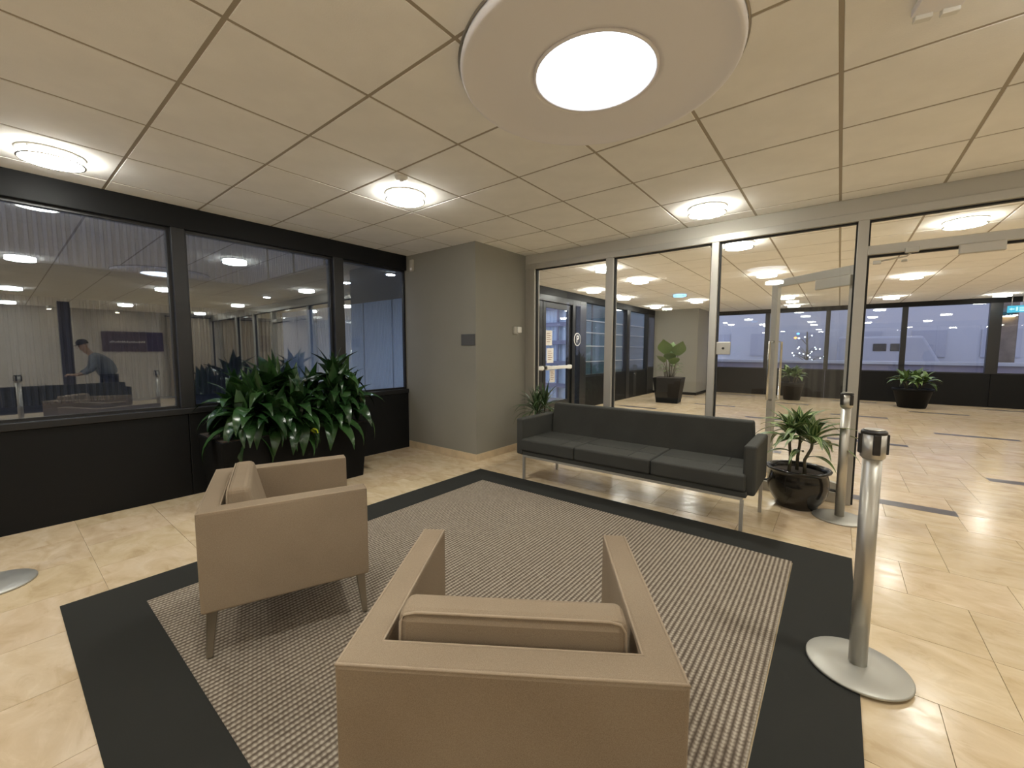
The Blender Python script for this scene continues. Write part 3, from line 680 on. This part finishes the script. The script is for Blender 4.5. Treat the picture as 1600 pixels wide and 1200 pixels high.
# -- planter by the dark windows
rn = random.Random(11)
pl = thing('planter', 'long black planter of two lush glossy dark green dracaenas by the window wall', 'potted plant', (0.42, 1.77, 0))
hw, hl = .30, .66
b_ = [(-hw + .04, -hl + .05, 0), (hw - .04, -hl + .05, 0), (hw - .04, hl - .04, 0), (-hw + .04, hl - .04, 0)]
t_ = [(-hw, -hl, .57), (hw, -hl, .57), (hw, hl, .57), (-hw, hl, .57)]
m = MB().hull8(b_, t_, .008, 2); m.build('trough', MT['matpot'], pl)
MB().box(-hw + .015, hw - .015, -hl + .015, hl - .015, .569, .576).build('soil', MT['soil'], pl)
LD = variants(.44, .150, MT['leafD'], [(.85, .85, 1.5, 1.2), (1.0, .95, 1.2, .3), (1, 1, .95, -.9), (1.05, 1, .65, -1.35), (1.1, 1, .3, -1.5), (1.05, .95, -.1, -1.57)], fold=.30, tipw=.75)
heads = [(0.02, -.15, .93, 30), (-.05, .06, .84, 20), (.12, -.33, .80, 26), (.17, .0, .74, 24), (-.08, -.42, .78, 16), (.20, -.20, .66, 18),
         (-.02, .48, .99, 28), (.12, .40, .82, 24), (-.12, .28, .86, 14), (.14, .56, .74, 20), (.02, .56, .88, 14), (.22, -.05, .62, 12), (.22, .30, .64, 14), (.16, -.42, .68, 18), (-.05, -.40, .72, 12)]
for hxx, hyy, hz, nl in heads:
    MB().tube([(hxx * .6, hyy * .85, .574), (hxx * .8, hyy * .95, (hz + .57) / 2), (hxx, hyy, hz - .02)], [.016, .014, .012], 8).build('stem', MT['stem'], pl)
    rosette(pl, (hxx, hyy, hz), LD, int(nl * 1.25), rn, sc0=.66, sc1=1.02, tilt=.22)
yl = mob('leaf', leaf_mesh('leaf', .11, .055, -.2, -.9, MT['leafY'], fold=.2), pl, (.37, .03, .58), (0.95, 0.0, 1.45)); tag(yl, 'single bright yellow leaf')
# -- round glazed pot at the right end of the sofa
rn = random.Random(5)
rp = thing('potted_dracaena', 'striped dracaena with three stems in round glossy black pot', 'potted plant', (4.355, 4.225, 0))
MB().lathe([(.135, 0), (.150, .004), (.155, .03), (.185, .07), (.212, .13), (.222, .19), (.218, .25), (.208, .29), (.210, .305), (.232, .318), (.236, .328), (.230, .335), (.205, .332), (.198, .31), (.19, .28)], 56, cap1=False).build('pot', MT['glaze'], rp)
MB().lathe([(.205, .292), (.15, .298), (.06, .305)], 40).build('soil', MT['soil'], rp)
LV = variants(.36, .070, MT['leafV'], [(.55, .9, 1.45, .9), (.85, 1, 1.2, .2), (1, 1, 1.05, -.1), (1.05, 1, .85, -.6), (1, 1, .55, -.95)], fold=.3)
for (x, y, hx_, hy_, hz, nl) in ((-.06, -.06, -.07, -.04, .60, 17), (-.01, .02, .0, .02, .63, 15), (.05, -.07, .09, -.07, .58, 19)):
    MB().tube([(x, y, .295), (x * .9, y, .42), (hx_ * .95, hy_, .52), (hx_, hy_, hz)], [.014, .012, .011, .010], 8).build('stem', MT['stem'], rp)
    rosette(rp, (hx_, hy_, hz), LV, nl, rn, sc0=.85, sc1=1.15, tilt=.14)
for (x, y, z, ph) in ((-.03, -.05, .46, 3.6), (.06, -.07, .44, 5.6), (.03, -.06, .48, 4.4)):
    o = mob('leaf', LV[4], rp, (x, y, z), (0, 0, ph)); o.scale = (.8,) * 3
# -- narrow leaved plant behind the left end of the sofa
rn = random.Random(8)
sp = thing('potted_grass_plant', 'narrow arching leaves in black pot behind the sofa left arm', 'potted plant', (1.68, 4.22, 0))
MB().lathe([(.12, 0), (.14, .004), (.15, .03), (.19, .14), (.20, .24), (.20, .29), (.215, .30), (.212, .312), (.19, .31), (.185, .28)], 40, cap1=False).build('pot', MT['glaze'], sp)
MB().lathe([(.19, .285), (.05, .295)], 32).build('soil', MT['soil'], sp)
LS = variants(.42, .030, MT['leafS'], [(.8, .9, 1.45, 1.0), (1, 1, 1.3, .3), (1.05, 1, 1.1, -.3), (1.1, 1, .9, -.8), (1, 1, .6, -1.1)], fold=.3, nseg=9)
for (x, y, z, nl) in ((-.05, -.02, .58, 24), (.06, .03, .62, 24), (.02, -.07, .56, 22)):
    MB().tube([(x * .8, y * .8, .288), (x, y, .42), (x, y, z)], [.011, .010, .009], 8).build('stem', MT['stem'], sp)
    rosette(sp, (x, y, z), LS, nl, rn, sc0=.75, sc1=1.05)
# -- lobby: square planter with round leaves
rn = random.Random(2)
fp = thing('potted_fiddle_leaf', 'round leaved plant in square tapered black planter by the lobby pillar', 'potted plant', (1.17, 10.85, 0), 0.12)
MB().hull8([(-.26, -.26, 0), (.26, -.26, 0), (.26, .26, 0), (-.26, .26, 0)], [(-.34, -.34, .64), (.34, -.34, .64), (.34, .34, .64), (-.34, .34, .64)], .008, 2).build('planter', MT['matpot'], fp)
MB().box(-.32, .32, -.32, .32, .639, .646).build('soil', MT['soil'], fp)
LF = [leaf_mesh('leaf', .44, .36, 1.35, .55, MT['leafF'], fold=.12, tipw=.85, base=.5), leaf_mesh('leaf', .42, .36, 1.15, .1, MT['leafF'], fold=.12, tipw=.85, base=.5), leaf_mesh('leaf', .20, .11, .6, -.6, MT['leafF'], fold=.2)]
for (x, y, z, k, ph, s) in ((-.10, -.05, 1.24, 0, -1.6, 1.08), (.20, -.02, 1.20, 0, -1.0, 1.05), (0, .1, 1.24, 0, 1.5, .9), (-.15, .0, 1.02, 1, -2.2, .8), (.1, -.1, .98, 1, -1.0, .8), (0.02, -.08, 1.08, 1, -1.5, .85), (-.02, .05, 1.12, 1, .3, .9)):
    MB().tube([(x * .3, y * .3, .645), (x * .6, y * .5, .9), (x, y, z + .01)], .011, 6).build('stem', MT['stem'], fp)
    o = mob('leaf', LF[k], fp, (x, y, z), (0, 0, ph)); o.scale = (s,) * 3
for i in range(14):
    a = i * 2.4; x, y = .17 * math.cos(a), .17 * math.sin(a); z = .76 + .017 * i
    MB().tube([(x * .6, y * .6, .645), (x, y, z + .005)], .005, 5).build('stem', MT['stem'], fp)
    mob('leaf', LF[2], fp, (x, y, z), (0, 0, a + rn.uniform(-.6, .6)))
# -- lobby: two tub plants by the far windows
def tub(label, loc, seed, rr, hh, spread, nl):
    r = random.Random(seed); t = thing('tub_plant', label, 'potted plant', loc)
    MB().lathe([(rr * .68, 0), (rr * .70, .02), (rr * .95, hh * .85), (rr * 1.02, hh * .88), (rr * 1.03, hh), (rr * .93, hh), (rr * .9, hh - .04)], 32, cap1=False).build('tub', MT['matpot'], t)
    MB().lathe([(rr * .92, hh - .03), (rr * .3, hh - .01)], 24).build('soil', MT['soil'], t)
    LB = variants(.34, .10, MT['leafB'], [(.8, 1, 1.4, .6), (1, 1, 1.1, -.3), (1, 1, .7, -.9)], fold=.3, nseg=6)
    for k in range(5):
        a = k * 1.3; x, y = spread * math.cos(a), spread * math.sin(a); z = hh + .16 + .05 * (k % 2)
        MB().tube([(x * .6, y * .6, hh - .03), (x, y, z)], .012, 6).build('stem', MT['stem'], t)
        rosette(t, (x, y, z), LB, nl, r, sc0=.85, sc1=1.2, tilt=.3)
    return t
tub('bushy pale green plant in wide dark tub under the far windows', (5.98, 13.45, 0), 3, .36, .45, .20, 13)
tub('leafy plant in narrow dark pot seen through the open door leaf', (3.62, 13.5, 0), 6, .27, .48, .12, 9)
# ================================================================= DOOR LEAF, HARDWARE, WALL DEVICES
dr = struct('door_3', (4.69, 4.635, 0)); dr.rotation_euler = (0, 0, math.radians(140))
Wd, Hd, q = .90, 2.06, .075
MB().box(0.0, q, -.022, .022, .01, Hd, .003).box(Wd - q, Wd, -.022, .022, .01, Hd, .003).box(q, Wd - q, -.022, .022, Hd - .075, Hd, .003).box(q, Wd - q, -.022, .022, .01, .13, .003).build('door_frame', AL, dr)
MB().box(q - .005, Wd - q + .005, -.004, .004, .125, Hd - .07).build('pane', MT['glass'], dr)
MB().box(.03, .36, .023, .07, Hd - .175, Hd - .085, .006).build('door_closer', AL, dr)
for s in (1, -1):
    MB().tube([(Wd - .06, s * .022, .80), (Wd - .06, s * .075, .80), (Wd - .06, s * .075, 1.42), (Wd - .06, s * .022, 1.42)], .011, 8).build('pull_handle', MT['chrome'], dr)
c = thing('door_closer', 'grey door closer box fixed under the doorway transom', 'door closer', (5.345, 4.485, 2.06))
MB().box(-.115, .115, -.035, .003, -.03, .042, .006).build('body', AL, c)
c = thing('closer_arm', 'hinged metal closer arm at the top left of the doorway', 'closer arm', (4.75, 4.48, 2.09))
MB().box(.19, .27, -.03, .008, -.008, .03, .003).build('shoe', AL, c)
MB().tube([(.23, -.015, -.005), (.20, -.02, -.035), (.12, -.02, -.045), (.03, -.015, -.055)], .007, 6).build('rod', MT['steel'], c)
MB().box(.005, .055, -.03, .0, -.075, -.045, .004).build('bracket', MT['steel'], c)
MB().lathe([(.018, -.075), (.018, -.06)], 12, (.19, -.02, 0)).build('pivot', MT['steel'], c)
c = thing('door_reader', 'small square grey door plate on the glass beside the third mullion', 'wall plate', (3.672, 4.545, 1.347))
MB().box(-.064, .064, -.02, 0, -.062, .062, .005).build('plate', AL, c)
MB().lathe([(.012, 0), (.012, .004)], 12).build('button', MT['plastic'], c).matrix_local = Matrix.Translation((0, -.02, 0)) @ Matrix.Rotation(PI / 2, 4, 'X')
c = thing('wall_plaque', 'blank dark grey plaque on the pillar front near its edge', 'plaque', (1.13, PY, 1.447))
MB().box(-.112, .114, -.012, 0.0, -.066, .066, .003).build('plate', plain('grey_plaque', (0.085, 0.083, 0.08), 0.5), c)
c = thing('wall_sensor', 'small white two-piece thermostat on the right side of the pillar', 'thermostat', (PX, 4.29, 1.585))
MB().box(0, .03, -.065, -.01, -.05, .045, .006).build('base', MT['header'], c)
MB().box(0, .045, 0.0, .075, -.035, .045, .012).build('cover', MT['white'], c)
MB().lathe([(.008, -.035), (.008, -.06)], 10, (.02, .01, 0)).build('probe', MT['white'], c)
c = thing('door_chime', 'narrow beige box high on the pillar by the black window', 'sensor', (0.12, PY, 2.43))
MB().box(-.03, .03, -.03, 0, -.075, .075, .006).build('case', MT['header'], c)
MB().box(-.018, .018, -.033, -.03, -.06, -.03, .001).build('lens', MT['dish'], c)
c = thing('parking_sign', 'round black and white letter P sign beside the lobby doors', 'sign', (0.0, 8.11, 1.57))
def text_obj(name, body, size, mat, parent, loc, rot):
    cu = bpy.data.curves.new(name, 'FONT'); cu.body = body; cu.size = size; cu.align_x = 'CENTER'; cu.align_y = 'CENTER'; cu.extrude = .001; cu.offset = size * .012
    o = bpy.data.objects.new('tmp', cu); COL.objects.link(o); dg = bpy.context.evaluated_depsgraph_get(); dg.update()
    me = bpy.data.meshes.new_from_object(o.evaluated_get(dg)); COL.objects.unlink(o); bpy.data.objects.remove(o)
    me.materials.clear(); me.materials.append(mat); return mob(name, me, parent, loc, rot)
RX = (PI / 2, 0, PI / 2)
MB().lathe([(.145, 0), (.145, .008)], 40).build('disc', MT['white'], c, (.006, 0, 0), (0, PI / 2, 0))
MB().lathe([(.125, 0), (.125, .003)], 40).build('face', MT['plastic'], c, (.0142, 0, 0), (0, PI / 2, 0))
text_obj('letter', 'P', .22, MT['white'], c, (.0185, 0, 0), RX)
# exit sign in the lobby
c = thing('exit_sign', 'small glowing cyan exit sign at the far right window', 'exit sign', (7.62, 14.2, 2.26))
MB().box(-.14, .14, -.02, .02, -.075, .075, .004).build('case', glow('cyan_sign', (0.10, 0.55, 0.75), 1.0), c)
GW = glow('pale_sign_mark', (0.55, 0.95, 1.0), 1.1)
MB().prism([(-.12, 0), (-.08, .03), (-.08, .012), (-.04, .012), (-.04, -.012), (-.08, -.012), (-.08, -.03)], 0, .003).build('arrow', GW, c, (0, -.0205, 0), (PI / 2, 0, 0))
MB().box(-.02, .01, -.003, 0, -.04, .045).box(.03, .12, -.003, 0, .02, .04).box(.03, .12, -.003, 0, -.015, .005).box(.03, .12, -.003, 0, -.05, -.03).build('mark', GW, c, (0, -.0205, 0))
MB().tube([(-.08, 0, .075), (-.08, 0, H - 2.26)], .006, 6).tube([(.08, 0, .075), (.08, 0, H - 2.26)], .006, 6).build('rod', MT['steel'], c)
# ================================================================= OUTSIDE THE FAR WINDOWS
c = thing('van', 'pale van parked outside beyond the far windows', 'van', (6.65, 30.8, -.02))
MB().hull8([(-2.2, -.9, .35), (2.2, -.9, .35), (2.2, .9, .35), (-2.2, .9, .35)], [(-2.15, -.85, 2.15), (1.3, -.85, 2.15), (1.3, .85, 2.15), (-2.15, .85, 2.15)], .12, 3).build('body', plain('pale_paint', (0.34, 0.34, 0.36), 0.4), c)
for x0 in (-.65, .05): MB().box(x0, x0 + .55, -.915, -.86, 1.35, 1.75, .03).build('window', MT['blackmetal'], c)
for x0 in (-1.4, 1.4):
    MB().lathe([(.33, -.1), (.33, .1)], 20).build('wheel', MT['plastic'], c, (x0, -.85, .33), (PI / 2, 0, 0))
c = thing('lit_tree', 'small tree wrapped in white string lights outside the far windows', 'tree', (3.55, 20.0, -.02))
MB().tube([(0, 0, 0), (0.05, 0, .9), (0, 0, 2.1)], [.06, .05, .02], 8).build('trunk', MT['stem'], c)
rn = random.Random(9); bl = MB(); br = MB()
me_bulb = MB().lathe([(.004, -.022), (.022, -.008), (.022, .008), (.004, .022)], 8).mesh('bulb', glow('white_bulb', (0.9, 0.95, 1.0), 6))
me_or = MB().lathe([(.004, -.04), (.05, -.012), (.05, .012), (.004, .04)], 8).mesh('bulb', glow('orange_bulb', (1.0, 0.35, 0.08), 5))
me_bl = MB().lathe([(.004, -.04), (.05, -.012), (.05, .012), (.004, .04)], 8).mesh('bulb', glow('blue_bulb', (0.1, 0.35, 1.0), 5))
for i in range(36):
    a = rn.uniform(0, 6.28); z = rn.uniform(.7, 1.95); r = .75 * (1 - abs(z - 1.2) / 1.2) * rn.uniform(.5, 1)
    x, y = r * math.cos(a), r * math.sin(a)
    br.tube([(0, 0, z - .25), (x * .6, y * .6, z - .05), (x, y, z)], [.014, .009, .005], 5)
    mob('bulb', me_bulb, c, (x, y, z))
br.build('branches', MT['stem'], c)
mob('bulb', me_or, c, (-.35, -.3, 1.86)); mob('bulb', me_bl, c, (-.28, -.2, 2.02))
c = struct('street_columns')
for x in (7.95, 8.75, 9.5): pan('column', plain('brown_stone', (0.16, 0.13, 0.11), 0.7, var=.3, vscale=5), c, x, x + .45, 17.6, 18.0, -.02, 4.5, .02)
c = thing('wall_sconce', 'warm yellow wall light on a stone column outside, far right', 'wall light', (8.17, 17.58, 2.35))
MB().box(-.16, .16, -.1, .02, -.05, .06, .01).build('shade', MT['blackmetal'], c)
MB().box(-.14, .14, -.09, .0, -.075, -.051).build('tube', glow('warm_tube', (1.0, 0.75, 0.35), 12), c)
# ================================================================= WHAT THE DARK WINDOWS MIRROR (right of the camera)
GRP = 'furnishings beside the camera, mirrored in the dark windows'
d = dup(so_, (7.3, .75, 0), 1.45, 'dark sofa outside the view, seen only mirrored in the left dark window')
c = thing('wall_sign', 'plum sign board on the far wall, mirrored in the left window', 'sign', (X1, 2.6, 1.70))
MB().box(-.03, 0, -.66, .30, -.28, .28, .004).build('board', MT['sign'], c)
MB().box(-.034, 0, .30, .66, -.28, .28, .004).build('end_board', MT['sign2'], c)
k = MB(); rn = random.Random(3); y = -.50
while y < .22:
    hh = rn.choice((.03, .04, .05)); k.box(-.034, -.03, y, y + .022, -.03, -.03 + hh); y += .036
k.build('lettering', MT['white'], c)
def curtain(label, y0, y1):
    c = thing('curtain', label, 'curtain', (X1 - .16, (y0 + y1) / 2, 0)); h_ = (y1 - y0) / 2
    b = bmesh.new(); N = 90
    A = [b.verts.new((.035 * math.sin(i * .9) + .012 * math.sin(i * .37), -h_ + 2 * h_ * i / N, .03)) for i in range(N + 1)]
    B = [b.verts.new((.03 * math.sin(i * .9) + .01 * math.sin(i * .37), -h_ + 2 * h_ * i / N, 2.45)) for i in range(N + 1)]
    for i in range(N): b.faces.new((A[i], A[i + 1], B[i + 1], B[i])).smooth = True
    me = bpy.data.meshes.new('cloth'); b.to_mesh(me); b.free(); me.materials.append(MT['curtain']); mob('cloth', me, c)
    MB().tube([(0, -h_ - .05, 2.47), (0, h_ + .05, 2.47)], .015, 8).build('rod', MT['blackmetal'], c)
curtain('beige pleated curtain on the far wall, mirrored in the second dark window', 3.35, 4.4)
curtain('beige pleated curtain in the lobby far wall, mirrored in the second dark window', 4.75, 6.2)
col = MB().box(9.55, 9.75, 1.05, 1.25, 0, H).build('column_slim', plain('dark_column', (0.05, 0.045, 0.06), 0.4)); col['kind'] = 'structure'
for y, lab in ((1.0, 'small wall-washer lamp mirrored left of the slim column'), (2.25, 'small wall-washer lamp over the sign, mirrored in the left window')):
    c = thing('wall_washer', lab, 'lamp', (X1 - .35, y, H))
    MB().lathe([(.05, 0), (.05, -.09), (.042, -.09)], 20).build('can', MT['white'], c)
    MB().lathe([(.04, -.0905), (.03, -.094)], 16).build('lens', glow('washer_lens', (1, .8, .5), 60), c)
# ---- the stooping person mirrored in the left window
def skin_obj(name, pts, edges, mat, parent, root=0, lev=2):
    b = bmesh.new(); ly = b.verts.layers.skin.verify(); vs = []
    for i, (x, y, z, r) in enumerate(pts):
        v = b.verts.new((x, y, z)); rr = r if isinstance(r, tuple) else (r, r); v[ly].radius = rr; v[ly].use_root = (i == root); vs.append(v)
    for i, j in edges: b.edges.new((vs[i], vs[j]))
    me = bpy.data.meshes.new(name); b.to_mesh(me); b.free(); me.materials.append(mat)
    o = mob(name, me, parent); s = o.modifiers.new('skin', 'SKIN'); s.use_smooth_shade = True
    u = o.modifiers.new('sub', 'SUBSURF'); u.levels = u.render_levels = lev; return o
pr = thing('person', 'stooping person in dark cap and grey jacket, mirrored in the left window', 'person', (8.0, 1.5, 0))
P = [(0, .12, .90, .10), (0, .06, 1.08, .085), (0, -.06, 1.24, .09), (0, -.16, 1.37, .058), (0, -.22, 1.44, .07), (0, -.25, 1.51, .085), (0, -.24, 1.57, .07)]
E_ = [(0, 1), (1, 2), (2, 3), (3, 4), (4, 5), (5, 6)]
def limb(parent_i, pts):
    i = parent_i
    for p in pts: P.append(p); E_.append((i, len(P) - 1)); i = len(P) - 1
    return i
for s in (-1, 1):
    limb(0, [(s * .09, .12, .84, .085), (s * .10, .10, .47, .058), (s * .10, .14, .10, .042), (s * .10, .04, .045, .036), (s * .10, -.06, .03, .026)])
    hnd = limb(2, [(s * .17, -.09, 1.25, .045), (s * .22, -.13, 1.02, .040), (s * .14, -.32, .90, .030), (s * .12, -.39, .89, .030), (s * .115, -.45, .89, .030)])
    for kf, (dx, ln) in enumerate(((-.030, .055), (-.010, .068), (.010, .064), (.030, .05))):
        limb(hnd, [(s * .115 + dx, -.50, .90, .0095), (s * .115 + dx, -.50 - ln * .45, .885, .009), (s * .115 + dx, -.50 - ln * .6, .86, .008)])
    limb(hnd - 1, [(s * .12 - s * .045, -.45, .90, .010), (s * .12 - s * .06, -.48, .885, .009)])
skin_obj('body', P, E_, plain('skin', (0.42, 0.26, 0.18), 0.6), pr)
J = [(0, .14, .84, .19), (0, .10, 1.0, .19), (0, .04, 1.13, .195), (0, -.06, 1.27, .18), (0, -.15, 1.36, .10)]
JE = [(0, 1), (1, 2), (2, 3), (3, 4)]
for s in (-1, 1):
    k = len(J); J += [(s * .18, -.08, 1.26, .075), (s * .235, -.13, 1.02, .065), (s * .145, -.30, .91, .05)]; JE += [(3, k), (k, k + 1), (k + 1, k + 2)]
skin_obj('jacket', J, JE, plain('grey_jacket', (0.17, 0.19, 0.22), 0.8), pr)
Tp = [(0, .13, .90, .15)]; TE = []
for s in (-1, 1):
    k = len(Tp); Tp += [(s * .095, .12, .80, .105), (s * .10, .10, .47, .08), (s * .10, .14, .10, .065)]; TE += [(0, k), (k, k + 1), (k + 1, k + 2)]
skin_obj('trousers', Tp, TE, plain('dark_trousers', (0.035, 0.035, 0.05), 0.85), pr)
MB().lathe([(.098, 0), (.10, .03), (.09, .07), (.055, .10), (.015, .112)], 24, cap0=False).hull8([(-.07, -.08, -.004), (.07, -.08, -.004), (.055, -.19, -.02), (-.055, -.19, -.02)], [(-.07, -.08, .008), (.07, -.08, .008), (.055, -.19, -.01), (-.055, -.19, -.01)]).build('cap', plain('dark_cap', (0.03, 0.028, 0.03), 0.8), pr, (0, -.245, 1.545), (.25, 0, 0))
fc = MB().hull8([(-.014, -.345, 1.485), (.014, -.345, 1.485), (.006, -.33, 1.535), (-.006, -.33, 1.535)], [(-.010, -.36, 1.482), (.010, -.36, 1.482), (.004, -.335, 1.535), (-.004, -.335, 1.535)]).build('nose', plain('skin_nose', (0.42, 0.26, 0.18), 0.6), pr)
for s in (-1, 1):
    MB().lathe([(.002, -.009), (.011, 0), (.002, .009)], 10).build('eye', MT['plastic'], pr, (s * .033, -.322, 1.528))
    MB().lathe([(.004, -.028), (.016, -.01), (.018, .012), (.004, .028)], 10, sq=1.6).build('ear', plain('skin_ear', (0.42, 0.26, 0.18), 0.6), pr, (s * .084, -.24, 1.51))
    MB().box(-.045, .045, -.20, .09, 0, .075, .025, 3).build('shoe', MT['plastic'], pr, (s * .10, .08, 0))
MB().box(-.022, .022, -.332, -.316, 1.455, 1.463, .003).build('mouth', plain('lips', (0.30, 0.13, 0.11), 0.6), pr)
